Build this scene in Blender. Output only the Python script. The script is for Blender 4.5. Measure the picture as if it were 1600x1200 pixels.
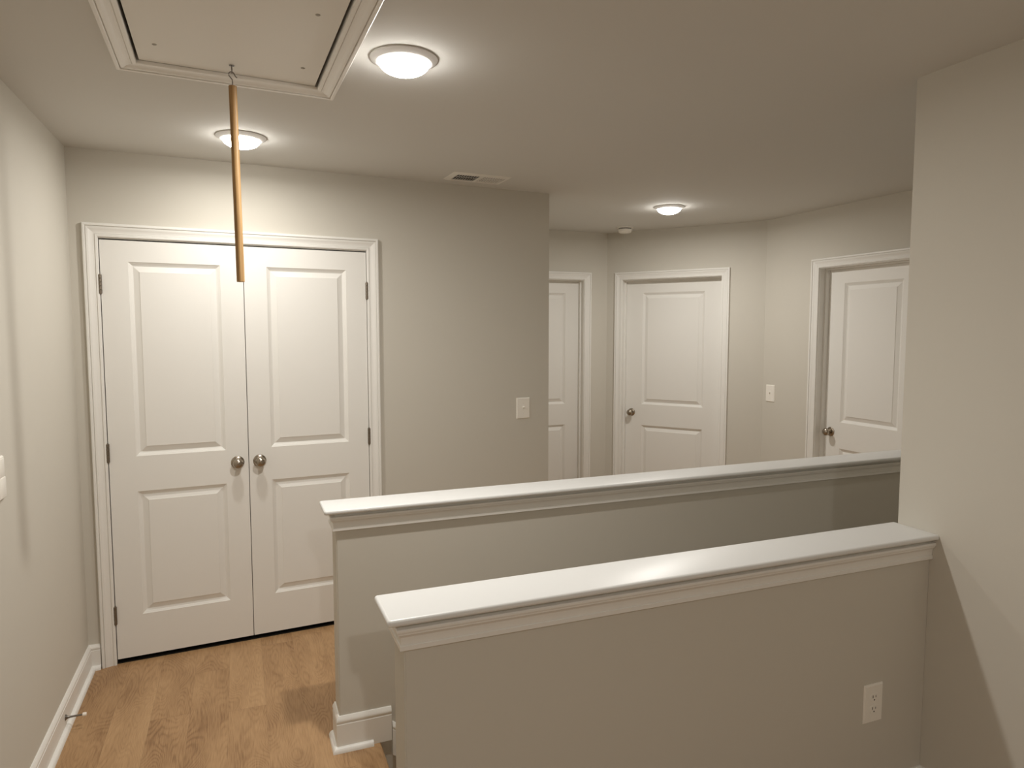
import bpy, bmesh, math
from mathutils import Vector, Matrix

for o in list(bpy.data.objects):
    bpy.data.objects.remove(o)
SC = bpy.context.scene
COL = SC.collection
PI = math.pi

# ------------------------------------------------------------------ camera
cam_d = bpy.data.cameras.new('camera')
cam = bpy.data.objects.new('camera', cam_d)
COL.objects.link(cam)
SC.camera = cam
F_PX = 1070.2
cam_d.sensor_fit = 'HORIZONTAL'
cam_d.sensor_width = 36.0
cam_d.lens = F_PX / 1600 * 36.0
cam_d.clip_start = 0.02
cam_d.clip_end = 60
CAM = Vector((0.7054, -3.6752, 1.6082))
YAW, PITCH, ROLL = 0.3790, -0.0768, -0.0002
cam.location = CAM
cam.rotation_euler = (PI / 2 + PITCH, -ROLL, -YAW)

# ------------------------------------------------------------------ world, exposure
world = bpy.data.worlds.new('world')
SC.world = world
world.use_nodes = True
world.node_tree.nodes['Background'].inputs[0].default_value = (0.9, 0.85, 0.75, 1)
world.node_tree.nodes['Background'].inputs[1].default_value = 0.0
SC.view_settings.view_transform = 'Standard'
SC.view_settings.look = 'None'
SC.view_settings.gamma = 1.0
SC.view_settings.exposure = 2.1
SC.view_settings.use_curve_mapping = False
SC.cycles.max_bounces = 14
SC.cycles.diffuse_bounces = 10
SC.cycles.sample_clamp_indirect = 6.0

LIGHT_COL = (1.0, 0.965, 0.90)
GLOW = 11.0          # radiance of the diffusers themselves
LAMP_STAIR, LAMP_CLOSET, LAMP_FAR = 4.4, 1.65, 3.2   # watts sent downwards by each lamp
LAMP_HALL = 5.0     # the dome further back in the hall, behind the viewpoint

# ------------------------------------------------------------------ dimensions (metres)
H = 2.439            # ceiling height
CA = 0.0677          # the closet wall is slightly off square
CW = 0.062           # casing width
XE = 2.485           # length of the closet wall
XR, YR = 2.807, -2.008   # outside corner of the right-hand wall
XC = 4.422           # far right wall
YA, XA = 1.514, 3.649    # alcove wall and its corner with the angled wall
YBC = 0.468
YBACK = -6.4
F1, F2, TH = -1.083, -2.129, 0.112    # front faces of the half walls, thickness
HX1, HX2 = 1.024, 1.047
CAPZ = 0.946
STX = 1.168          # top edge of the stairs

# ------------------------------------------------------------------ materials
def principled(name, col, rough=0.6, metal=0.0, spec=0.5):
    m = bpy.data.materials.new(name)
    m.use_nodes = True
    b = m.node_tree.nodes['Principled BSDF']
    b.inputs['Base Color'].default_value = (*col, 1)
    b.inputs['Roughness'].default_value = rough
    b.inputs['Metallic'].default_value = metal
    b.inputs['Specular IOR Level'].default_value = spec
    return m

def add_bump(m, scale, strength, dist=0.001, detail=2.0, stretch=(1, 1, 1)):
    nt = m.node_tree
    b = nt.nodes['Principled BSDF']
    tc = nt.nodes.new('ShaderNodeTexCoord')
    mp = nt.nodes.new('ShaderNodeMapping')
    mp.inputs['Scale'].default_value = stretch
    n = nt.nodes.new('ShaderNodeTexNoise')
    n.inputs['Scale'].default_value = scale
    n.inputs['Detail'].default_value = detail
    bp = nt.nodes.new('ShaderNodeBump')
    bp.inputs['Strength'].default_value = strength
    bp.inputs['Distance'].default_value = dist
    nt.links.new(tc.outputs['Object'], mp.inputs[0])
    nt.links.new(mp.outputs[0], n.inputs['Vector'])
    nt.links.new(n.outputs['Fac'], bp.inputs['Height'])
    nt.links.new(bp.outputs[0], b.inputs['Normal'])

M_WALL = principled('greige_wall_paint', (0.585, 0.558, 0.498), 0.75, spec=0.25)
add_bump(M_WALL, 260, 0.12, 0.0008)
M_CEIL = principled('ceiling_paint', (0.645, 0.638, 0.61), 0.9, spec=0.15)
add_bump(M_CEIL, 180, 0.15, 0.0008)
M_TRIM = principled('white_semigloss_trim', (0.78, 0.768, 0.735), 0.38, spec=0.45)
M_DOOR = principled('white_door_paint', (0.78, 0.768, 0.735), 0.45, spec=0.4)
add_bump(M_DOOR, 60, 0.06, 0.0006, 4.0, (8, 8, 0.6))
M_CAP = principled('white_cap_paint', (0.73, 0.735, 0.73), 0.35, spec=0.5)
M_PLASTIC = principled('white_plastic', (0.84, 0.81, 0.75), 0.35)
M_HATCH = principled('hatch_panel_paint', (0.80, 0.79, 0.755), 0.6, spec=0.3)
add_bump(M_HATCH, 30, 0.1, 0.0008, 4.0)
M_SCREW = principled('painted_screw', (0.36, 0.34, 0.30), 0.6)
M_SLOT = principled('dark_slot', (0.03, 0.025, 0.02), 0.7)
M_DARK = principled('dark_shade', (0.02, 0.018, 0.015), 0.9, spec=0.1)  # near-black colour standing in for deep shade
M_NICKEL = principled('satin_nickel', (0.38, 0.33, 0.27), 0.26, metal=1.0)
M_HINGE = principled('nickel_hinge', (0.24, 0.205, 0.165), 0.45, metal=1.0)
M_WIRE = principled('steel_wire', (0.22, 0.20, 0.18), 0.4, metal=1.0)
M_LAMPRING = principled('lamp_ring_white', (0.80, 0.80, 0.79), 0.45)
M_VENT = principled('vent_enamel', (0.80, 0.78, 0.73), 0.45)
M_RUBBER = principled('white_rubber', (0.85, 0.80, 0.74), 0.6)

def emission(name, col, s):
    m = bpy.data.materials.new(name)
    m.use_nodes = True
    nt = m.node_tree
    nt.nodes.clear()
    e = nt.nodes.new('ShaderNodeEmission')
    e.inputs[0].default_value = (*col, 1)
    e.inputs[1].default_value = s
    out = nt.nodes.new('ShaderNodeOutputMaterial')
    nt.links.new(e.outputs[0], out.inputs[0])
    return m
M_LAMP = emission('lit_diffuser', LIGHT_COL, GLOW)

def wood_floor():
    m = principled('oak_plank_floor', (0.45, 0.29, 0.16), 0.42, spec=0.35)
    nt = m.node_tree
    L = nt.links
    b = nt.nodes['Principled BSDF']
    N = nt.nodes.new
    tc = N('ShaderNodeTexCoord')
    sep = N('ShaderNodeSeparateXYZ')
    L.new(tc.outputs['Object'], sep.inputs[0])
    def math_(op, a, b_=None, c=None):
        n = N('ShaderNodeMath')
        n.operation = op
        for i, v in enumerate((a, b_, c)):
            if v is None:
                continue
            if isinstance(v, (int, float)):
                n.inputs[i].default_value = v
            else:
                L.new(v, n.inputs[i])
        return n.outputs[0]
    PW, PL = 0.150, 1.22
    u = math_('DIVIDE', math_('ADD', sep.outputs['X'], 10.03), PW)
    row = math_('FLOOR', u)
    fu = math_('FRACT', u)
    wn1 = N('ShaderNodeTexWhiteNoise')
    wn1.noise_dimensions = '1D'
    L.new(row, wn1.inputs['W'])
    v = math_('ADD', math_('DIVIDE', math_('ADD', sep.outputs['Y'], 20.0), PL), wn1.outputs['Value'])
    idx = math_('FLOOR', v)
    fv = math_('FRACT', v)
    comb = N('ShaderNodeCombineXYZ')
    L.new(row, comb.inputs[0])
    L.new(idx, comb.inputs[1])
    wn = N('ShaderNodeTexWhiteNoise')
    wn.noise_dimensions = '2D'
    L.new(comb.outputs[0], wn.inputs['Vector'])
    rnd = wn.outputs['Value']
    # every plank gets its own piece of the grain field
    off = N('ShaderNodeCombineXYZ')
    L.new(math_('MULTIPLY', rnd, 37.0), off.inputs[0])
    L.new(math_('MULTIPLY', rnd, 91.0), off.inputs[1])
    vadd = N('ShaderNodeVectorMath')
    vadd.operation = 'ADD'
    L.new(tc.outputs['Object'], vadd.inputs[0])
    L.new(off.outputs[0], vadd.inputs[1])
    # long soft field whose level lines become cathedral grain
    mp = N('ShaderNodeMapping')
    mp.inputs['Scale'].default_value = (6.5, 1.5, 1)
    L.new(vadd.outputs[0], mp.inputs[0])
    n1 = N('ShaderNodeTexNoise')
    n1.inputs['Scale'].default_value = 1.0
    n1.inputs['Detail'].default_value = 1.5
    n1.inputs['Distortion'].default_value = 0.35
    L.new(mp.outputs[0], n1.inputs['Vector'])
    rings = math_('SINE', math_('MULTIPLY', n1.outputs['Fac'], 210.0))
    rings = math_('POWER', math_('MULTIPLY_ADD', rings, 0.5, 0.5), 2.0)
    # patches where the grain is strong
    mp2 = N('ShaderNodeMapping')
    mp2.inputs['Scale'].default_value = (9, 2.2, 1)
    L.new(vadd.outputs[0], mp2.inputs[0])
    n2 = N('ShaderNodeTexNoise')
    n2.inputs['Scale'].default_value = 1.0
    n2.inputs['Detail'].default_value = 3.0
    L.new(mp2.outputs[0], n2.inputs['Vector'])
    # fine fibres
    mp3 = N('ShaderNodeMapping')
    mp3.inputs['Scale'].default_value = (330, 14, 1)
    L.new(vadd.outputs[0], mp3.inputs[0])
    n3 = N('ShaderNodeTexNoise')
    n3.inputs['Scale'].default_value = 1.0
    n3.inputs['Detail'].default_value = 4.0
    L.new(mp3.outputs[0], n3.inputs['Vector'])
    t = math_('MULTIPLY', rings, math_('MULTIPLY', n2.outputs['Fac'], 0.34))
    t = math_('ADD', t, math_('MULTIPLY', math_('SUBTRACT', n3.outputs['Fac'], 0.5), 1.0))
    t = math_('ADD', t, math_('MULTIPLY', math_('SUBTRACT', n2.outputs['Fac'], 0.5), 1.0))
    t = math_('ADD', t, math_('MULTIPLY', math_('SUBTRACT', rnd, 0.5), 0.22))
    t = math_('ADD', t, 0.46)
    ramp = N('ShaderNodeValToRGB')
    ramp.color_ramp.elements[0].position = 0.0
    ramp.color_ramp.elements[0].color = (0.50, 0.322, 0.170, 1)
    ramp.color_ramp.elements[1].position = 1.0
    ramp.color_ramp.elements[1].color = (0.225, 0.122, 0.056, 1)
    e = ramp.color_ramp.elements.new(0.5)
    e.color = (0.385, 0.234, 0.117, 1)
    L.new(t, ramp.inputs[0])
    # joints between the planks
    ju = math_('LESS_THAN', math_('MINIMUM', fu, math_('SUBTRACT', 1.0, fu)), 0.006)
    jv = math_('LESS_THAN', math_('MINIMUM', fv, math_('SUBTRACT', 1.0, fv)), 0.0009)
    j = math_('MAXIMUM', ju, jv)
    mix = N('ShaderNodeMix')
    mix.data_type = 'RGBA'
    L.new(math_('MULTIPLY', j, 0.25), mix.inputs[0])
    L.new(ramp.outputs[0], mix.inputs[6])
    mix.inputs[7].default_value = (0.12, 0.065, 0.03, 1)
    L.new(mix.outputs[2], b.inputs['Base Color'])
    bp = N('ShaderNodeBump')
    bp.inputs['Strength'].default_value = 0.15
    bp.inputs['Distance'].default_value = 0.0006
    L.new(n3.outputs['Fac'], bp.inputs['Height'])
    L.new(bp.outputs[0], b.inputs['Normal'])
    return m
M_FLOOR = wood_floor()

def dowel_wood():
    m = principled('dowel_wood', (0.5, 0.32, 0.15), 0.5, spec=0.3)
    nt = m.node_tree
    L = nt.links
    b = nt.nodes['Principled BSDF']
    tc = nt.nodes.new('ShaderNodeTexCoord')
    mp = nt.nodes.new('ShaderNodeMapping')
    mp.inputs['Scale'].default_value = (160, 160, 5)
    n = nt.nodes.new('ShaderNodeTexNoise')
    n.inputs['Scale'].default_value = 1.0
    n.inputs['Detail'].default_value = 4
    r = nt.nodes.new('ShaderNodeValToRGB')
    r.color_ramp.elements[0].position = 0.3
    r.color_ramp.elements[0].color = (0.25, 0.14, 0.055, 1)
    r.color_ramp.elements[1].position = 0.7
    r.color_ramp.elements[1].color = (0.46, 0.29, 0.13, 1)
    L.new(tc.outputs['Object'], mp.inputs[0])
    L.new(mp.outputs[0], n.inputs['Vector'])
    L.new(n.outputs['Fac'], r.inputs[0])
    L.new(r.outputs[0], b.inputs['Base Color'])
    return m
M_DOWEL = dowel_wood()

# ------------------------------------------------------------------ helpers
def finish(name, bm, mat, parent=None, angle=0.6, recalc=True):
    if recalc:
        bmesh.ops.recalc_face_normals(bm, faces=bm.faces)
    for f in bm.faces:
        f.smooth = True
    for e in bm.edges:
        if len(e.link_faces) == 2:
            e.smooth = e.calc_face_angle(0) < angle
        else:
            e.smooth = False
    me = bpy.data.meshes.new(name)
    bm.to_mesh(me)
    bm.free()
    me.materials.append(mat)
    o = bpy.data.objects.new(name, me)
    COL.objects.link(o)
    if parent is not None:
        o.parent = parent
    return o

def tag(o, label=None, cat=None, group=None, kind=None):
    if label:
        o['label'] = label
    if cat:
        o['category'] = cat
    if group:
        o['group'] = group
    if kind:
        o['kind'] = kind
    return o

def empty(name, loc=(0, 0, 0), rz=0.0):
    e = bpy.data.objects.new(name, None)
    e.empty_display_size = 0.05
    COL.objects.link(e)
    e.location = loc
    e.rotation_euler = (0, 0, rz)
    return e

def box(bm, x0, x1, y0, y1, z0, z1, bevel=0.0, seg=2):
    if bevel > 0:
        t = bmesh.new()
        box(t, x0, x1, y0, y1, z0, z1)
        bmesh.ops.bevel(t, geom=list(t.edges), offset=bevel, segments=seg, profile=0.5, affect='EDGES')
        merge(bm, t)
        return
    v = [bm.verts.new((x, y, z)) for z in (z0, z1) for y in (y0, y1) for x in (x0, x1)]
    for q in ((0, 1, 3, 2), (4, 6, 7, 5), (0, 4, 5, 1), (2, 3, 7, 6), (0, 2, 6, 4), (1, 5, 7, 3)):
        bm.faces.new([v[i] for i in q])

def merge(bm, other, mat=None):
    if mat is not None:
        other.transform(mat)
    me = bpy.data.meshes.new('tmp')
    other.to_mesh(me)
    other.free()
    bm.from_mesh(me)
    bpy.data.meshes.remove(me)

def prism(bm, pts, z0, z1):
    lo = [bm.verts.new((x, y, z0)) for x, y in pts]
    hi = [bm.verts.new((x, y, z1)) for x, y in pts]
    n = len(pts)
    bm.faces.new(lo)
    bm.faces.new(hi)
    for i in range(n):
        bm.faces.new((lo[i], lo[(i + 1) % n], hi[(i + 1) % n], hi[i]))

def lathe(bm, prof, seg=32, mat=None, cap=True):
    """prof: (r, z) pairs, spun about +Z."""
    t = bmesh.new()
    rings = []
    for r, z in prof:
        if r < 1e-6:
            rings.append([t.verts.new((0, 0, z))])
        else:
            rings.append([t.verts.new((r * math.cos(2 * PI * k / seg), r * math.sin(2 * PI * k / seg), z)) for k in range(seg)])
    for a, b in zip(rings, rings[1:]):
        for k in range(seg):
            k2 = (k + 1) % seg
            if len(a) == 1 and len(b) == 1:
                continue
            if len(a) == 1:
                t.faces.new((a[0], b[k], b[k2]))
            elif len(b) == 1:
                t.faces.new((a[k], a[k2], b[0]))
            else:
                t.faces.new((a[k], a[k2], b[k2], b[k]))
    if cap:
        for ring in (rings[0], rings[-1]):
            if len(ring) > 1:
                t.faces.new(ring)
    merge(bm, t, mat)

def tube(bm, pts, r, seg=10):
    pts = [Vector(p) for p in pts]
    rings = []
    up = Vector((0, 0, 1))
    for i, p in enumerate(pts):
        d = (pts[min(i + 1, len(pts) - 1)] - pts[max(i - 1, 0)]).normalized()
        a = up.cross(d)
        if a.length < 0.2:
            a = Vector((0, 1, 0)).cross(d)
        a.normalize()
        b = d.cross(a)
        rr = r[i] if isinstance(r, (list, tuple)) else r
        rings.append([bm.verts.new(p + a * rr * math.cos(2 * PI * k / seg) + b * rr * math.sin(2 * PI * k / seg)) for k in range(seg)])
    for a, b in zip(rings, rings[1:]):
        for k in range(seg):
            bm.faces.new((a[k], a[(k + 1) % seg], b[(k + 1) % seg], b[k]))
    bm.faces.new(rings[0])
    bm.faces.new(rings[-1])

def sweep(bm, path, prof, side=1, closed=False, z0=0.0):
    """Sweep a moulding along a plan polyline with mitred corners. prof: (offset from the wall, height)."""
    P = [Vector((p[0], p[1])) for p in path]
    n = len(P)
    mit = []
    for i in range(n):
        if closed or 0 < i < n - 1:
            d0 = (P[i] - P[i - 1]).normalized()
            d1 = (P[(i + 1) % n] - P[i]).normalized()
            n0 = Vector((-d0.y, d0.x)) * side
            n1 = Vector((-d1.y, d1.x)) * side
            m = (n0 + n1)
            m = m / max(m.dot(n0), 1e-6)
        else:
            d = (P[1] - P[0]) if i == 0 else (P[-1] - P[-2])
            d.normalize()
            m = Vector((-d.y, d.x)) * side
        mit.append(m)
    rings = []
    for i in range(n):
        rings.append([bm.verts.new((P[i].x + mit[i].x * a, P[i].y + mit[i].y * a, z0 + h)) for a, h in prof])
    k = len(prof)
    m = n if closed else n - 1
    for i in range(m):
        a, b = rings[i], rings[(i + 1) % n]
        for j in range(k):
            j2 = (j + 1) % k
            bm.faces.new((a[j], a[j2], b[j2], b[j]))
    if not closed:
        bm.faces.new(rings[0])
        bm.faces.new(rings[-1])

# casing profile: (distance from the inner edge, thickness)
CAS = [(0, 0), (0, 0.0075), (0.002, 0.0098), (0.0105, 0.0108), (0.0118, 0.0104), (0.0124, 0.0070), (0.0142, 0.0070), (0.0148, 0.0086), (0.022, 0.0092),
       (0.030, 0.0112), (0.038, 0.0146), (0.0455, 0.0160), (0.0468, 0.0156), (0.0474, 0.0122), (0.0490, 0.0122), (0.0496, 0.0176), (0.0515, 0.0188),
       (0.0585, 0.0190), (0.0612, 0.0178), (0.062, 0.015), (0.062, 0)]

def casing(bm, u0, u1, zt):
    """U-shaped casing on the plane y=0, standing out towards -y."""
    rows = []
    for w, t in CAS:
        rows.append([bm.verts.new(c) for c in ((u0 - w, -t, 0), (u0 - w, -t, zt + w), (u1 + w, -t, zt + w), (u1 + w, -t, 0))])
    k = len(rows)
    for j in range(k):
        a, b = rows[j], rows[(j + 1) % k]
        for i in range(3):
            bm.faces.new((a[i], a[i + 1], b[i + 1], b[i]))
    bm.faces.new([r[0] for r in rows])
    bm.faces.new([r[3] for r in rows])

def slab(bm, u0, u1, z0, z1, yf, panels, thick=0.035):
    """Two-panel door slab, face at y=yf looking to -y, with moulded raised panels."""
    us = sorted({u0, u1} | {p[0] for p in panels} | {p[1] for p in panels})
    zs = sorted({z0, z1} | {p[2] for p in panels} | {p[3] for p in panels})
    V = {}
    def vv(u, y, z):
        k = (round(u, 5), round(y, 5), round(z, 5))
        if k not in V:
            V[k] = bm.verts.new((u, y, z))
        return V[k]
    for a, b in zip(us, us[1:]):
        for c, d in zip(zs, zs[1:]):
            mu, mz = (a + b) / 2, (c + d) / 2
            if any(p[0] < mu < p[1] and p[2] < mz < p[3] for p in panels):
                continue
            bm.faces.new((vv(a, yf, c), vv(b, yf, c), vv(b, yf, d), vv(a, yf, d)))
    steps = [(0, 0), (0.0012, 0.0022), (0.009, 0.0070), (0.010, 0.0088), (0.0185, 0.0132), (0.0200, 0.0132), (0.0450, 0.0036), (0.0460, 0.0012)]
    for p in panels:
        prev = None
        for w, d in steps:
            ring = [vv(p[0] + w, yf + d, p[2] + w), vv(p[1] - w, yf + d, p[2] + w), vv(p[1] - w, yf + d, p[3] - w), vv(p[0] + w, yf + d, p[3] - w)]
            if prev:
                for i in range(4):
                    bm.faces.new((prev[i], prev[(i + 1) % 4], ring[(i + 1) % 4], ring[i]))
            prev = ring
        bm.faces.new(prev)
    yb = yf + thick
    bk = [bm.verts.new(c) for c in ((u0, yb, z0), (u1, yb, z0), (u1, yb, z1), (u0, yb, z1))]
    bm.faces.new(bk)
    bot = [vv(u, yf, z0) for u in us]
    top = [vv(u, yf, z1) for u in us]
    lef = [vv(u0, yf, z) for z in zs]
    rig = [vv(u1, yf, z) for z in zs]
    bm.faces.new(bot + [bk[1], bk[0]])
    bm.faces.new(top + [bk[2], bk[3]])
    bm.faces.new(lef + [bk[3], bk[0]])
    bm.faces.new(rig + [bk[2], bk[1]])

def knob_parts(parent, u, yf, z, lock=False):
    """Round satin knob (axis -y) with its rosette as a sub-part."""
    R = Matrix.Translation((u, yf, z)) @ Matrix.Rotation(PI / 2, 4, 'X')
    bm = bmesh.new()
    prof = [(0.0, 0.062), (0.004, 0.0622), (0.008, 0.0615), (0.014, 0.0595), (0.0205, 0.0555), (0.0245, 0.050), (0.0262, 0.044),
            (0.0255, 0.0385), (0.0225, 0.033), (0.0165, 0.028), (0.0125, 0.023), (0.0115, 0.016), (0.013, 0.008), (0.013, 0.0)]
    lathe(bm, prof, 36, R)
    if lock:
        t = bmesh.new()
        lathe(t, [(0, 0.0665), (0.0035, 0.0660), (0.0042, 0.0600), (0.0042, 0.055)], 16, R)
        merge(bm, t)
    k = finish('door_knob', bm, M_NICKEL, parent)
    bm = bmesh.new()
    lathe(bm, [(0.0, 0.009), (0.014, 0.009), (0.020, 0.0085), (0.027, 0.006), (0.0315, 0.003), (0.0325, 0.0)], 36, R)
    finish('rosette', bm, M_NICKEL, k)
    return k

def hinge(parent, u, y, z, leaf_dir):
    """Barrel with finials and the visible leaf edge."""
    bm = bmesh.new()
    r = 0.0075
    for i in range(5):
        z0 = z - 0.044 + i * 0.0176
        lathe(bm, [(r * 0.9, z0 + 0.0004), (r, z0 + 0.001), (r, z0 + 0.0166), (r * 0.9, z0 + 0.0172)], 16, Matrix.Translation((u, y, 0)))
    lathe(bm, [(0, z + 0.049), (0.0035, z + 0.048), (0.0045, z + 0.0455), (0.0045, z + 0.044)], 12, Matrix.Translation((u, y, 0)))
    lathe(bm, [(0.0045, z - 0.044), (0.0045, z - 0.0455), (0.0035, z - 0.048), (0, z - 0.049)], 12, Matrix.Translation((u, y, 0)))
    box(bm, u - 0.0014, u + 0.0014, y, y + 0.016, z - 0.044, z + 0.044)
    box(bm, u + (0.004 if leaf_dir > 0 else -0.0085), u + (0.0085 if leaf_dir > 0 else -0.004), y - 0.0025, y + 0.004, z - 0.0435, z + 0.0435)
    return finish('hinge', bm, M_HINGE, parent)

# ------------------------------------------------------------------ the room shell
def structure(name, bm, mat, label, cat, kind='structure'):
    o = finish(name, bm, mat)
    tag(o, label, cat, kind=kind)
    return o

cc, sc = math.cos(CA), math.sin(CA)
def clo(u, off=0.0):          # closet wall plane -> world plan position
    return (u * cc + off * sc, u * sc - off * cc)

# floor, with the stairwell left open
bm = bmesh.new()
FT = -0.25
box(bm, -0.15, STX - 0.012, YBACK - 0.15, 2.6, FT, 0)
box(bm, STX - 0.012, XC + 0.15, F1 + 0.05, 2.6, FT, 0)
box(bm, STX - 0.012, XC + 0.15, YBACK - 0.15, F2 + TH - 0.04, FT, 0)
prof = [(0.0, 0.0)] + [(0.012 + 0.013 * math.sin(a), -0.013 + 0.013 * math.cos(a)) for a in [i * PI / 10 for i in range(11)]] + [(0.0, -0.026)]
t = bmesh.new()
sweep(t, [(STX - 0.012, F2 + TH + 0.002), (STX - 0.012, F1 - 0.002)], prof, side=-1)
merge(bm, t)
structure('floor', bm, M_FLOOR, 'oak-look plank floor of the landing running up to the closet doors', 'floor')

# ceiling with the hatch opening
HOLE = [(0.4345, -1.229), (0.9825, -1.191), (1.022, -2.52), (0.46, -2.56)]   # far left, far right, near right, near left
def ring_faces(bm, outer, inner, z):
    o = [bm.verts.new((x, y, z)) for x, y in outer]
    i = [bm.verts.new((x, y, z)) for x, y in inner]
    for k in range(4):
        bm.faces.new((o[k], o[(k + 1) % 4], i[(k + 1) % 4], i[k]))
    return o, i
OUT = [(-0.15, 2.6), (XC + 0.6, 2.6), (XC + 0.6, YBACK - 0.15), (-0.15, YBACK - 0.15)]
bm = bmesh.new()
o1, i1 = ring_faces(bm, OUT, HOLE, H)
o2, i2 = ring_faces(bm, OUT, HOLE, H + 0.14)
for a, b in ((o1, o2), (i1, i2)):
    for k in range(4):
        bm.faces.new((a[k], a[(k + 1) % 4], b[(k + 1) % 4], b[k]))
structure('ceiling', bm, M_CEIL, 'flat painted ceiling over the landing and hall', 'ceiling')

bm = bmesh.new()
box(bm, -0.12, 0, YBACK, 0.12, 0, H)
structure('wall_left', bm, M_WALL, 'long greige wall with white baseboard and door stop', 'wall')

# closet wall (built in its own frame, then turned)
CLO_U0, CLO_U1, CLO_ZT = 0.111, 1.366, 2.043
bm = bmesh.new()
T = Matrix.Rotation(CA, 4, 'Z')
t = bmesh.new()
box(t, 0.0, CLO_U0, 0, 0.115, 0, H)
box(t, CLO_U1, XE, 0, 0.115, 0, H)
box(t, CLO_U0, CLO_U1, 0, 0.115, CLO_ZT, H)
merge(bm, t, T)
structure('wall_back', bm, M_WALL, 'greige wall holding the double closet doors and a light switch', 'wall')

bm = bmesh.new()     # the closet's dark inside
t = bmesh.new()
box(t, -0.0, 0.02, 0.115, 0.7, 0, H)
box(t, 0.0, 1.7, 0.7, 0.72, 0, H)
box(t, 1.68, 1.7, 0.115, 0.7, 0, H)
merge(bm, t, T)
structure('wall_closet', bm, M_WALL, 'inside walls of the closed closet', 'wall')

xe, ye = clo(XE)
bm = bmesh.new()
prism(bm, [(xe - 0.12, ye + 0.10), (xe, ye), (xe, YA), (xe - 0.12, YA)], 0, H)
structure('wall_return', bm, M_WALL, 'side of the closet block turning into the alcove', 'wall')

# alcove wall with its door opening
A_U0, A_U1, D_ZT = 2.665, 3.428, 2.040
bm = bmesh.new()
box(bm, xe - 0.12, A_U0, YA, YA + 0.115, 0, H)
box(bm, A_U1, XA + 0.12, YA, YA + 0.115, 0, H)
box(bm, A_U0, A_U1, YA, YA + 0.115, D_ZT, H)
structure('wall_alcove', bm, M_WALL, 'greige wall around the door partly hidden by the closet corner', 'wall')

# angled wall
BA = math.atan2(YBC - YA, XC - XA)
BL = math.hypot(XC - XA, YBC - YA)
B_U0, B_U1 = 0.138, 0.973
TB = Matrix.Translation((XA, YA, 0)) @ Matrix.Rotation(BA, 4, 'Z')
bm = bmesh.new()
t = bmesh.new()
box(t, 0, B_U0, 0, 0.115, 0, H)
box(t, B_U1, BL, 0, 0.115, 0, H)
box(t, B_U0, B_U1, 0, 0.115, D_ZT, H)
merge(bm, t, TB)
structure('wall_angled', bm, M_WALL, 'greige angled wall around the fully visible single door', 'wall')

# far right wall (plane x = XC, facing -x); its frame runs along -y
C_Y0, C_Y1 = -0.050, -0.775
bm = bmesh.new()
box(bm, XC, XC + 0.115, C_Y0, YBC + 0.1, 0, H)
box(bm, XC, XC + 0.115, -2.2, C_Y1, -2.75, H)
box(bm, XC, XC + 0.115, C_Y1, C_Y0, D_ZT, H)
structure('wall_far', bm, M_WALL, 'greige far wall with a light switch beside its recessed door', 'wall')

bm = bmesh.new()
box(bm, XR, XR + 0.115, YBACK, YR, 0, H)
box(bm, XR + 0.115, XC, YR - 0.115, YR, 0, H)
box(bm, STX, XC, YR - 0.115, YR - 0.002, -2.75, -0.001)
structure('wall_right', bm, M_WALL, 'tall greige wall ending in an outside corner above the near half wall', 'wall')

bm = bmesh.new()
box(bm, -0.12, XR + 0.115, YBACK - 0.12, YBACK, 0, H)
structure('wall_rear', bm, M_WALL, 'end wall of the hall', 'wall')

bm = bmesh.new()
box(bm, STX - 0.010, XC, F1, F1 + 0.048, -2.75, -0.0)
box(bm, STX - 0.010, STX - 0.0, YR, F1, -2.75, -0.03)
box(bm, STX - 0.12, XC + 0.1, YR - 0.1, F1 + 0.1, -2.85, -2.75)
structure('wall_stairwell', bm, M_WALL, 'greige wall dropping into the stairwell below the far half wall', 'wall')

bm = bmesh.new()
for i in range(12):
    zt = -0.19 * (i + 1)
    x0 = STX + 0.262 * i
    box(bm, x0, x0 + 0.262 + 0.02, YR + 0.001, F1 - 0.001, zt - 0.19, zt)
structure('stairs', bm, M_FLOOR, 'wooden stairs going down between the two half walls', 'stairs')

# ------------------------------------------------------------------ baseboards
BASE = [(0, 0), (0.0125, 0), (0.0125, 0.104), (0.0105, 0.106), (0.0105, 0.110), (0.0125, 0.112), (0.0135, 0.117), (0.0115, 0.124), (0.0080, 0.129), (0.0065, 0.1325), (0.0045, 0.135), (0, 0.135)]
SHOE = [(0.0125, 0), (0.029, 0)] + [(0.0125 + 0.0165 * math.cos(a), 0.019 * math.sin(a)) for a in [i * PI / 12 for i in range(1, 7)]]

def baseboard(name, path, side, label, shoe=True, shoe_path=None, hs=0.885):
    bm = bmesh.new()
    sweep(bm, path, [(a_, h_ * hs) for a_, h_ in BASE], side)
    o = structure(name, bm, M_TRIM, label, 'baseboard')
    if shoe:
        bm = bmesh.new()
        sweep(bm, shoe_path or path, SHOE, side)
        finish('shoe_moulding', bm, M_TRIM, o)
    return o

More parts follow.
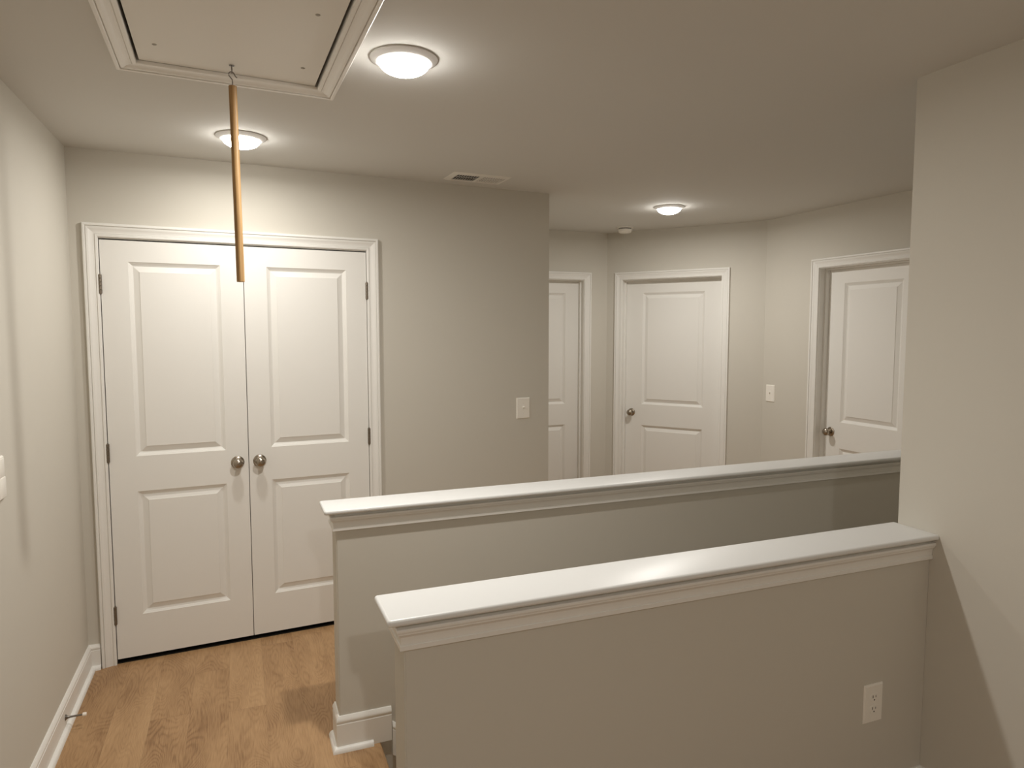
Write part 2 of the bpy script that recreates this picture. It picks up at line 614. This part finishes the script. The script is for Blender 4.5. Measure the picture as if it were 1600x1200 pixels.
cl = clo(CLO_U0 - CW)
baseboard('baseboard_left', [(0, YBACK), (0, 0), cl], -1, 'white baseboard along the long wall, turning to the closet casing')
c1, c2 = clo(CLO_U1 + CW), clo(XE)
baseboard('baseboard_back', [c1, c2, (xe, YA), (A_U0 - CW, YA)], -1, 'white baseboard from the closet casing round the corner into the alcove')
pB0 = TB @ Vector((B_U0 - CW, 0, 0))
pB1 = TB @ Vector((B_U1 + CW, 0, 0))
baseboard('baseboard_alcove', [(A_U1 + CW, YA), (XA, YA), (pB0.x, pB0.y)], -1, 'short white baseboard in the corner between two doors')
baseboard('baseboard_far', [(pB1.x, pB1.y), (XC, YBC), (XC, C_Y0 + CW)], -1, 'white baseboard under the light switch at the far wall')
baseboard('baseboard_right', [(HX2 + 0.0, F2 + TH - 0.03), (HX2, F2), (XR, F2), (XR, YBACK)], -1, 'white baseboard along the near half wall and the tall wall', hs=1.07)

# ------------------------------------------------------------------ half walls
CAPT = 0.0175
MOLD = [(0, -0.068), (0.0110, -0.068), (0.0118, -0.0665), (0.0118, -0.0565), (0.0090, -0.0550), (0.0090, -0.049), (0.0095, -0.042), (0.0110, -0.035),
        (0.0150, -0.0290), (0.0180, -0.0265), (0.0180, -0.0235), (0.0200, -0.0225), (0.0220, -0.0180), (0.0220, -0.0135), (0.0200, -0.0115), (0.0040, -0.0110), (0.0040, 0), (0, 0)]
def half_wall(x0, x1, yf, label, base_path=None, shoe_path=None):
    yb = yf + TH
    root = empty('half_wall', (x0, yf, 0))
    tag(root, label, 'half wall', kind='thing')
    def T_(bm):
        bm.transform(Matrix.Translation((-x0, -yf, 0)))
        return bm
    bm = bmesh.new()
    box(bm, x0, x1, yf, yb, 0, CAPZ - CAPT, 0.0)
    es = [e for e in bm.edges if all(abs(v.co.x - x0) < 1e-6 for v in e.verts) and abs(e.verts[0].co.z - e.verts[1].co.z) > 0.3]
    bmesh.ops.bevel(bm, geom=es, offset=0.004, segments=3, affect='EDGES')
    finish('wall_body', T_(bm), M_WALL, root)
    # cap board with eased corners and rounded edge
    bm = bmesh.new()
    ov, ove = 0.031, 0.044
    xa, ya, yb2 = x0 - ove, yf - ov, yb + ov
    r = 0.009
    path = [(x1, ya)]
    for k in range(5):
        a = -PI / 2 - k * PI / 8
        path.append((xa + r + r * math.cos(a), ya + r + r * math.sin(a)))
    for k in range(5):
        a = PI - k * PI / 8
        path.append((xa + r + r * math.cos(a), yb2 - r + r * math.sin(a)))
    path.append((x1, yb2))
    h = CAPT / 2
    q = 0.0075
    edge = [(-q, -CAPT), (-q + q * 0.6, -CAPT)] + [(-q + q * math.sin(a), -q + q * math.cos(a)) if a <= PI / 2 else (-q + q * math.sin(a), -(CAPT - q) + q * math.cos(a)) for a in [PI, PI * .875, PI * .75, PI * .625, PI / 2 + 1e-4, PI / 2, PI * .375, PI * .25, PI * .125, 0.0]]
    edge = edge[2:]
    n = len(path)
    rows = []
    for i in range(n):
        p0, p1 = Vector(path[max(i - 1, 0)]), Vector(path[min(i + 1, n - 1)])
        d = (p1 - p0).normalized()
        nn = Vector((d.y, -d.x)) * -1      # outward
        if i == 0:
            nn = Vector((0, -1))
        if i == n - 1:
            nn = Vector((0, 1))
        rows.append([bm.verts.new((path[i][0] + nn.x * e[0], path[i][1] + nn.y * e[0], CAPZ + e[1])) for e in edge])
    for a, b in zip(rows, rows[1:]):
        for j in range(len(edge) - 1):
            bm.faces.new((a[j], a[j + 1], b[j + 1], b[j]))
    bm.faces.new([r_[0] for r_ in rows])
    bm.faces.new([r_[-1] for r_ in rows])
    bm.faces.new(rows[0] + rows[-1][::-1])
    finish('cap', T_(bm), M_CAP, root, angle=0.7)
    bm = bmesh.new()
    sweep(bm, [(x1, yb), (x0, yb), (x0, yf), (x1, yf)], MOLD, -1, z0=CAPZ - CAPT)
    finish('cap_moulding', T_(bm), M_TRIM, root, angle=0.3)
    if base_path:
        bm = bmesh.new()
        sweep(bm, base_path, BASE, -1)
        b = finish('baseboard', T_(bm), M_TRIM, root)
        bm = bmesh.new()
        sweep(bm, shoe_path, SHOE, -1)
        bb = finish('shoe_moulding', T_(bm), M_TRIM, b)
    return root

hw1 = half_wall(HX1, XC - 0.001, F1, 'far half wall with white cap, running behind the stairwell towards the recessed door',
          [(HX1, F1 + TH), (HX1, F1), (1.223, F1)][0:3], [(HX1, F1 + TH), (HX1, F1), (1.150, F1)])
half_wall(HX2, XR - 0.001, F2, 'near half wall with white cap and an outlet, butting the tall wall')

# raking skirt that follows the stairs down from the end of the far half wall's baseboard
bm = bmesh.new()
sl = 0.19 / 0.262
n = 0
rows = []
for x, dz in ((1.226, -0.062), (4.3, -0.062 - sl * (4.3 - 1.226))):
    rows.append([bm.verts.new((x, F1 - a, hgt + dz)) for a, hgt in BASE])
k = len(BASE)
for j in range(k):
    bm.faces.new((rows[0][j], rows[0][(j + 1) % k], rows[1][(j + 1) % k], rows[1][j]))
bm.faces.new(rows[0])
bm.faces.new(rows[1])
structure('trim_1', bm, M_TRIM, 'white skirt board sloping down beside the stairs', 'skirt board')

# ------------------------------------------------------------------ doors
def jamb(bm, u0, u1, zt, depth, stop_y=None):
    j = 0.004
    tj = 0.016
    box(bm, u0 - tj + j, u0 + j, 0.0, depth, 0, zt - j)
    box(bm, u1 - j, u1 + tj - j, 0.0, depth, 0, zt - j)
    box(bm, u0 + j - tj, u1 - j + tj, 0.0, depth, zt - j, zt + tj - j)
    if stop_y is not None:
        s = 0.011
        box(bm, u0 + j, u0 + j + s, stop_y - 0.032, stop_y, 0, zt - j - s)
        box(bm, u1 - j - s, u1 - j, stop_y - 0.032, stop_y, 0, zt - j - s)
        box(bm, u0 + j, u1 - j, stop_y - 0.032, stop_y, zt - j - s, zt - j)

def shut_door(name, loc, rz, w0, w1, zt, pan_w, knob_side, label, lock=False):
    root = empty(name, loc, rz)
    tag(root, label, 'door', kind='structure')
    bm = bmesh.new()
    casing(bm, w0, w1, zt)
    finish('casing', bm, M_TRIM, root, angle=0.08)
    bm = bmesh.new()
    SY = 0.078
    jamb(bm, w0, w1, zt, 0.113, SY)
    finish('jamb', bm, M_TRIM, root)
    bm = bmesh.new()
    s0, s1 = w0 + 0.006, w1 - 0.006
    c = (s0 + s1) / 2
    slab(bm, s0, s1, 0.012, zt - 0.007, SY + 0.001, [(c - pan_w / 2, c + pan_w / 2, 0.215, 0.808), (c - pan_w / 2, c + pan_w / 2, 0.988, 1.930)])
    s = finish('door_slab', bm, M_DOOR, root, angle=0.03)
    k = knob_parts(s, (s0 + 0.060) if knob_side < 0 else (s1 - 0.060), SY + 0.001, 0.915, lock)
    return root

# closet: two leaves flush with the casing
root = empty('door_1', (0, 0, 0), CA)
tag(root, 'white double closet doors with two raised panels on each leaf', 'double door', kind='structure')
bm = bmesh.new()
casing(bm, CLO_U0 + 0.004, CLO_U1 - 0.004, CLO_ZT)
finish('casing', bm, M_TRIM, root, angle=0.08)
bm = bmesh.new()
jamb(bm, CLO_U0, CLO_U1, CLO_ZT, 0.113)
finish('jamb', bm, M_TRIM, root)
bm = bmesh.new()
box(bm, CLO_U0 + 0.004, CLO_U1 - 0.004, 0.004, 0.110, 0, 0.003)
finish('gap_shade_strip', bm, M_DARK, root)  # dark strip added to paint the shade in the gap below the leaves
ZB, ZTP = 0.024, 2.032
YFD = 0.000
for s0, s1, p0, p1, hs, ku in ((0.1185, 0.7365, 0.2325, 0.6300, -1, 0.6845), (0.7400, 1.3585, 0.8490, 1.2500, 1, 0.7905)):
    bm = bmesh.new()
    slab(bm, s0, s1, ZB, ZTP, YFD, [(p0, p1, 0.231, 0.838), (p0, p1, 1.010, 1.934)])
    leaf = finish('door_leaf', bm, M_DOOR, root, angle=0.03)
    knob_parts(leaf, ku, YFD, 0.943)
    for hz in (1.827, 1.034, 0.244):
        hinge(leaf, (s0 - 0.002) if hs < 0 else (s1 + 0.002), -0.006, hz, hs)

shut_door('door_2', (0, YA, 0), 0.0, A_U0, A_U1, D_ZT, 0.490, -1,
          'white recessed door showing only one edge strip past the closet corner')
shut_door('door_3', (XA, YA, 0), BA, B_U0, B_U1, D_ZT, 0.524, -1,
          'white two-panel door with a round knob, set in the angled wall beneath the smoke detector', True)
shut_door('door_4', (XC, C_Y0, 0), -PI / 2, 0.0, C_Y0 - C_Y1, D_ZT, 0.440, -1,
          'white two-panel door in the far wall, partly behind the tall wall corner', True)

# ------------------------------------------------------------------ attic hatch
hatch = empty('attic_hatch', (0.71, -1.85, H))
tag(hatch, 'square-edged white attic hatch panel with a moulded frame in the ceiling', 'attic hatch', kind='thing')
def hloc(bm):
    bm.transform(Matrix.Translation((-0.71, 1.85, -H)))
    return bm
bm = bmesh.new()
fr = [(w, -t_) for w, t_ in CAS]
# the frame's inner edge follows the opening
cen = Vector((0.72, -1.85))
inn = [Vector(p) for p in HOLE]
def offset_quad(q, d):
    out = []
    n_ = len(q)
    for i in range(n_):
        d0 = (q[i] - q[i - 1]).normalized()
        d1 = (q[(i + 1) % n_] - q[i]).normalized()
        a, b = Vector((-d0.y, d0.x)), Vector((-d1.y, d1.x))
        if a.dot(cen - q[i]) > 0:
            a = -a
        if b.dot(cen - q[i]) > 0:
            b = -b
        m = a + b
        out.append(q[i] + m / m.dot(a) * d)
    return out
rows = []
for w, t_ in CAS:
    rows.append([bm.verts.new((p.x, p.y, H - t_)) for p in offset_quad(inn, w - 0.003)])
k = len(rows)
for j in range(k):
    a, b = rows[j], rows[(j + 1) % k]
    for i in range(4):
        bm.faces.new((a[i], a[(i + 1) % 4], b[(i + 1) % 4], b[i]))
finish('hatch_frame', hloc(bm), M_TRIM, hatch, angle=0.08)
bm = bmesh.new()
q = [inn[0] + Vector((0.011, -0.003)), inn[1] + Vector((-0.012, -0.003)), inn[2] + Vector((-0.009, 0.004)), inn[3] + Vector((0.009, 0.004))]
prism(bm, [(p.x, p.y) for p in q], H + 0.001, H + 0.013)
finish('hatch_panel', hloc(bm), M_HATCH, hatch)
for sx, sy in ((0.502, -1.376), (0.924, -1.744), (0.919, -1.348), (0.500, -1.760)):
    bm = bmesh.new()
    lathe(bm, [(0, -0.0012), (0.0045, -0.0010), (0.0065, 0.0003), (0.0065, 0.002)], 16, Matrix.Translation((sx, sy, H)))
    finish('screw_head', hloc(bm), M_SCREW, hatch)
bm = bmesh.new()
hx, hy = 0.7095, -1.289
lathe(bm, [(0, -0.003), (0.007, -0.002), (0.008, 0.001), (0.008, 0.002)], 16, Matrix.Translation((hx, hy, H)))
tube(bm, [(hx, hy, H + 0.001), (hx, hy, H - 0.012)], 0.0019, 8)
R_ = 0.0062
tube(bm, [(hx + 0.0, hy + R_ * math.sin(a), H - 0.017 + R_ * math.cos(a)) for a in [i * 2 * PI / 16 for i in range(17)]], 0.0017, 8)
tag(finish('eye_bolt', hloc(bm), M_WIRE, hatch), 'small steel eye bolt')

# pull rod hanging from the hatch's eye
RT, RB = 2.377, 1.7665
ROD_X0, ROD_X1 = hx + 0.001, hx + 0.0075
rod = empty('pull_rod', (hx, hy, H - 0.02))
tag(rod, 'thin wooden pull rod hanging on a wire hook from the attic hatch', 'pull rod')
def rloc(bm):
    bm.transform(Matrix.Translation((-hx, -hy, -(H - 0.02))))
    return bm
bm = bmesh.new()
r = 0.0122
axis = Vector((ROD_X1 - ROD_X0, 0, RB - RT))
Ln = axis.length
rot = Vector((0, 0, -1)).rotation_difference(axis.normalized()).to_matrix().to_4x4()
lathe(bm, [(0, 0), (r - 0.001, 0), (r, -0.001), (r, -Ln + 0.001), (r - 0.001, -Ln), (0, -Ln)], 28, Matrix.Translation((ROD_X0, hy, RT)) @ rot)
finish('dowel', rloc(bm), M_DOWEL, rod)
bm = bmesh.new()
pts = [(0.001, RT - 0.004), (0.001, RT + 0.012), (0.0000, RT + 0.020), (-0.005, RT + 0.026), (-0.0095, RT + 0.032), (-0.0095, RT + 0.038), (-0.005, RT + 0.0425), (0.001, RT + 0.0425),
       (0.005, RT + 0.040), (0.008, RT + 0.034), (0.011, RT + 0.029), (0.015, RT + 0.0265)]
tube(bm, [(hx + a, hy - 0.0, z) for a, z in pts], 0.0017, 8)
finish('hook', rloc(bm), M_WIRE, rod)

# ------------------------------------------------------------------ ceiling lights
def ceiling_light(loc, label, watts, group='round ceiling lights'):
    root = empty('ceiling_light', loc)
    tag(root, label, 'ceiling light', group)
    bm = bmesh.new()
    lathe(bm, [(0.0, 0.0), (0.101, 0.0), (0.1025, -0.002), (0.1015, -0.0045), (0.096, -0.0075), (0.087, -0.0135), (0.0805, -0.0165), (0.0775, -0.0165), (0.0765, -0.014), (0.0, -0.012)], 64, cap=False)
    finish('trim_ring', bm, M_LAMPRING, root)
    bm = bmesh.new()
    R0, D = 0.0765, 0.036
    prof = [(R0 * math.cos(a), -0.014 - D * math.sin(a)) for a in [i * PI / 24 for i in range(0, 12)]] + [(0, -0.014 - D)]
    lathe(bm, prof, 64, cap=False)
    finish('diffuser', bm, M_LAMP, root, angle=3)
    ld = bpy.data.lights.new('led_disc', 'AREA')
    ld.shape = 'DISK'
    ld.size = 0.07
    ld.energy = watts
    ld.color = LIGHT_COL
    lo = bpy.data.objects.new('led_disc', ld)
    COL.objects.link(lo)
    lo.parent = root
    lo.location = (0, 0, -0.0515)
    return root
ceiling_light((1.199, -1.545, H), 'lit round ceiling light beside the attic hatch, the largest in view', LAMP_STAIR)
ceiling_light((0.740, -0.456, H), 'lit round ceiling light crossed by the wooden pull rod, above the closet doors', LAMP_CLOSET)
ceiling_light((3.410, 0.270, H), 'lit round ceiling light near the smoke detector, above the angled door', LAMP_FAR)
ceiling_light((0.85, -4.6, H), 'lit round ceiling light further back in the hall', LAMP_HALL)

# ------------------------------------------------------------------ smoke detector
sd = empty('smoke_detector', (3.613, 1.173, H))
tag(sd, 'round white smoke detector on the ceiling near the alcove corner', 'smoke detector')
bm = bmesh.new()
lathe(bm, [(0, 0), (0.066, 0), (0.067, -0.003), (0.066, -0.007), (0.058, -0.008), (0, -0.008)], 48, cap=False)
finish('mounting_plate', bm, M_PLASTIC, sd)
bm = bmesh.new()
lathe(bm, [(0, -0.008), (0.050, -0.008), (0.050, -0.0155), (0, -0.0155)], 48, cap=False)
finish('sensor_slot', bm, M_SLOT, sd)
bm = bmesh.new()
lathe(bm, [(0, -0.0140), (0.0545, -0.0140), (0.0568, -0.0165), (0.0570, -0.022), (0.0535, -0.034), (0.0480, -0.0405), (0.040, -0.0435), (0.030, -0.0445), (0, -0.0445)], 48, cap=False)
finish('cover', bm, M_PLASTIC, sd)
bm = bmesh.new()
lathe(bm, [(0, -0.0465), (0.008, -0.0462), (0.010, -0.0445), (0.010, -0.042)], 20, Matrix.Translation((-0.018, -0.02, 0)))
finish('test_button', bm, M_PLASTIC, sd)

# ------------------------------------------------------------------ air vent
vr = 0.036
vent = empty('air_vent', (1.937, -0.079, H), vr)
tag(vent, 'white two-way ceiling air vent close to the closet wall', 'air vent', kind='thing')
LX, LY, IX, IY = 0.165, 0.093, 0.137, 0.062
bm = bmesh.new()
o = [(-LX, -LY), (LX, -LY), (LX, LY), (-LX, LY)]
def rect(x, y, z):
    return [bm.verts.new(c) for c in ((-x, -y, z), (x, -y, z), (x, y, z), (-x, y, z))]
rs = [rect(LX, LY, 0), rect(LX - 0.001, LY - 0.001, -0.002), rect(LX - 0.012, LY - 0.012, -0.007), rect(IX, IY, -0.0075), rect(IX, IY, -0.0005)]
for a, b in zip(rs, rs[1:]):
    for i in range(4):
        bm.faces.new((a[i], a[(i + 1) % 4], b[(i + 1) % 4], b[i]))
box(bm, -0.009, 0.009, -IY, IY, -0.0075, -0.004)
box(bm, -0.130, 0.130, -0.0015, 0.0015, -0.0035, -0.002)
finish('vent_frame', bm, M_VENT, vent, recalc=True)
bm = bmesh.new()
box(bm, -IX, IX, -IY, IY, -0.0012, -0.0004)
finish('duct_shade_plate', bm, M_DARK, vent)  # dark plate painted as the shade of the duct, no real hole
for bank in (-1, 1):
    for i in range(9):
        x = bank * (0.0195 + i * 0.0138)
        bm = bmesh.new()
        t = bmesh.new()
        hw, ht = (0.0040, 0.0009) if bank < 0 else (0.0027, 0.0008)
        box(t, -hw, hw, -IY, IY, -ht, ht)
        merge(bm, t, Matrix.Translation((x, 0, -0.0048)) @ Matrix.Rotation(bank * 0.60, 4, 'Y'))
        finish('slat', bm, M_VENT, vent)
bm = bmesh.new()
box(bm, 0.009, 0.013, -IY + 0.006, -IY + 0.016, -0.012, -0.006)
finish('damper_lever', bm, M_VENT, vent)

# ------------------------------------------------------------------ switches and outlet
def wall_plate(bm, w, h, t=0.006):
    """Bevelled plate on plane y=0, facing -y, centred."""
    r = []
    for dw, y in ((0, 0), (0, -0.0015), (0.004, -t), ):
        r.append([bm.verts.new(c) for c in ((-w / 2 + dw, y, -h / 2 + dw), (w / 2 - dw, y, -h / 2 + dw), (w / 2 - dw, y, h / 2 - dw), (-w / 2 + dw, y, h / 2 - dw))])
    for a, b in zip(r, r[1:]):
        for i in range(4):
            bm.faces.new((a[i], a[(i + 1) % 4], b[(i + 1) % 4], b[i]))
    bm.faces.new(r[-1])
    bm.faces.new(r[0])

def small_screw(z, parent):
    bm = bmesh.new()
    lathe(bm, [(0, 0.0072), (0.002, 0.0070), (0.0032, 0.0060), (0.0032, 0.005)], 12, Matrix.Translation((0, 0, z)) @ Matrix.Rotation(PI / 2, 4, 'X'))
    finish('screw_head', bm, M_VENT, parent)

def switch(loc, rz, label, w=0.089, h=0.127):
    root = empty('light_switch', loc, rz)
    tag(root, label, 'light switch', 'toggle light switches')
    bm = bmesh.new()
    wall_plate(bm, w, h)
    finish('wall_plate', bm, M_PLASTIC, root)
    bm = bmesh.new()
    box(bm, -0.006, 0.006, -0.0064, -0.005, -0.0125, 0.0125)
    finish('toggle_slot', bm, M_VENT, root)
    bm = bmesh.new()
    t = bmesh.new()
    box(t, -0.0045, 0.0045, -0.017, -0.003, -0.005, 0.005, 0.0015)
    merge(bm, t, Matrix.Translation((0, 0, 0.002)) @ Matrix.Rotation(-0.45, 4, 'X'))
    finish('toggle', bm, M_PLASTIC, root)
    small_screw(0.030, root)
    small_screw(-0.030, root)
    return root
sx, sy = clo(2.308)
switch((sx, sy, 1.142), CA, 'white toggle light switch on the closet wall near its outside corner')
switch((XC, 0.386, 1.141), -PI / 2, 'white toggle light switch on the far wall beside the recessed door')

out = empty('power_outlet', (2.574, F2, 0.412))
tag(out, 'white double power outlet low on the near half wall', 'power outlet')
bm = bmesh.new()
wall_plate(bm, 0.080, 0.127)
finish('wall_plate', bm, M_PLASTIC, out)
for dz in (0.0195, -0.0195):
    bm = bmesh.new()
    pts = []
    for k_ in range(24):
        a = 2 * PI * k_ / 24
        pts.append((0.0172 * math.cos(a), max(-0.0135, min(0.0135, 0.0172 * math.sin(a)))))
    lo = [bm.verts.new((x, -0.0050, dz + z)) for x, z in pts]
    hi = [bm.verts.new((x, -0.0075, dz + z)) for x, z in pts]
    bm.faces.new(hi)
    for i in range(24):
        bm.faces.new((lo[i], lo[(i + 1) % 24], hi[(i + 1) % 24], hi[i]))
    sk = finish('socket', bm, M_PLASTIC, out)
    bm = bmesh.new()
    box(bm, -0.0078, -0.0052, -0.0078, -0.0070, dz + 0.000, dz + 0.009)
    box(bm, 0.0052, 0.0074, -0.0078, -0.0070, dz + 0.001, dz + 0.008)
    lathe(bm, [(0, 0.0078), (0.0026, 0.0078), (0.0026, 0.0070)], 12, Matrix.Translation((0, 0, dz - 0.0065)) @ Matrix.Rotation(PI / 2, 4, 'X'))
    finish('contact_slots', bm, M_SLOT, sk)
small_screw(0.0, out)

ctl = empty('wall_control', (0, -1.156, 1.152), PI / 2)
tag(ctl, 'white wall control plate cut off at the picture edge on the long wall', 'wall control')
bm = bmesh.new()
wall_plate(bm, 0.118, 0.134, 0.007)
finish('wall_plate', bm, M_PLASTIC, ctl)
bm = bmesh.new()
box(bm, -0.046, 0.058, -0.0095, -0.004, -0.064, 0.0, 0.002)
finish('flap', bm, M_PLASTIC, ctl)
bm = bmesh.new()
box(bm, -0.046, 0.052, -0.009, -0.004, 0.003, 0.060, 0.002)
finish('display_housing', bm, M_PLASTIC, ctl)

# ------------------------------------------------------------------ door stop
ds = empty('door_stop', (0.0125, -0.545, 0.055))
tag(ds, 'small metal door stop with a white tip, screwed to the baseboard', 'door stop', kind='thing')
bm = bmesh.new()
RX = Matrix.Rotation(PI / 2, 4, 'Y')
lathe(bm, [(0, 0), (0.0115, 0), (0.0115, 0.002), (0.0085, 0.0045), (0.0055, 0.010), (0.0042, 0.018), (0.0036, 0.030), (0.0034, 0.062), (0, 0.062)], 20, RX)
finish('shaft', bm, M_WIRE, ds)
bm = bmesh.new()
lathe(bm, [(0, 0.060), (0.0068, 0.060), (0.0075, 0.0615), (0.0075, 0.0705), (0.0062, 0.0735), (0, 0.0742)], 20, RX)
finish('rubber_tip', bm, M_RUBBER, ds)
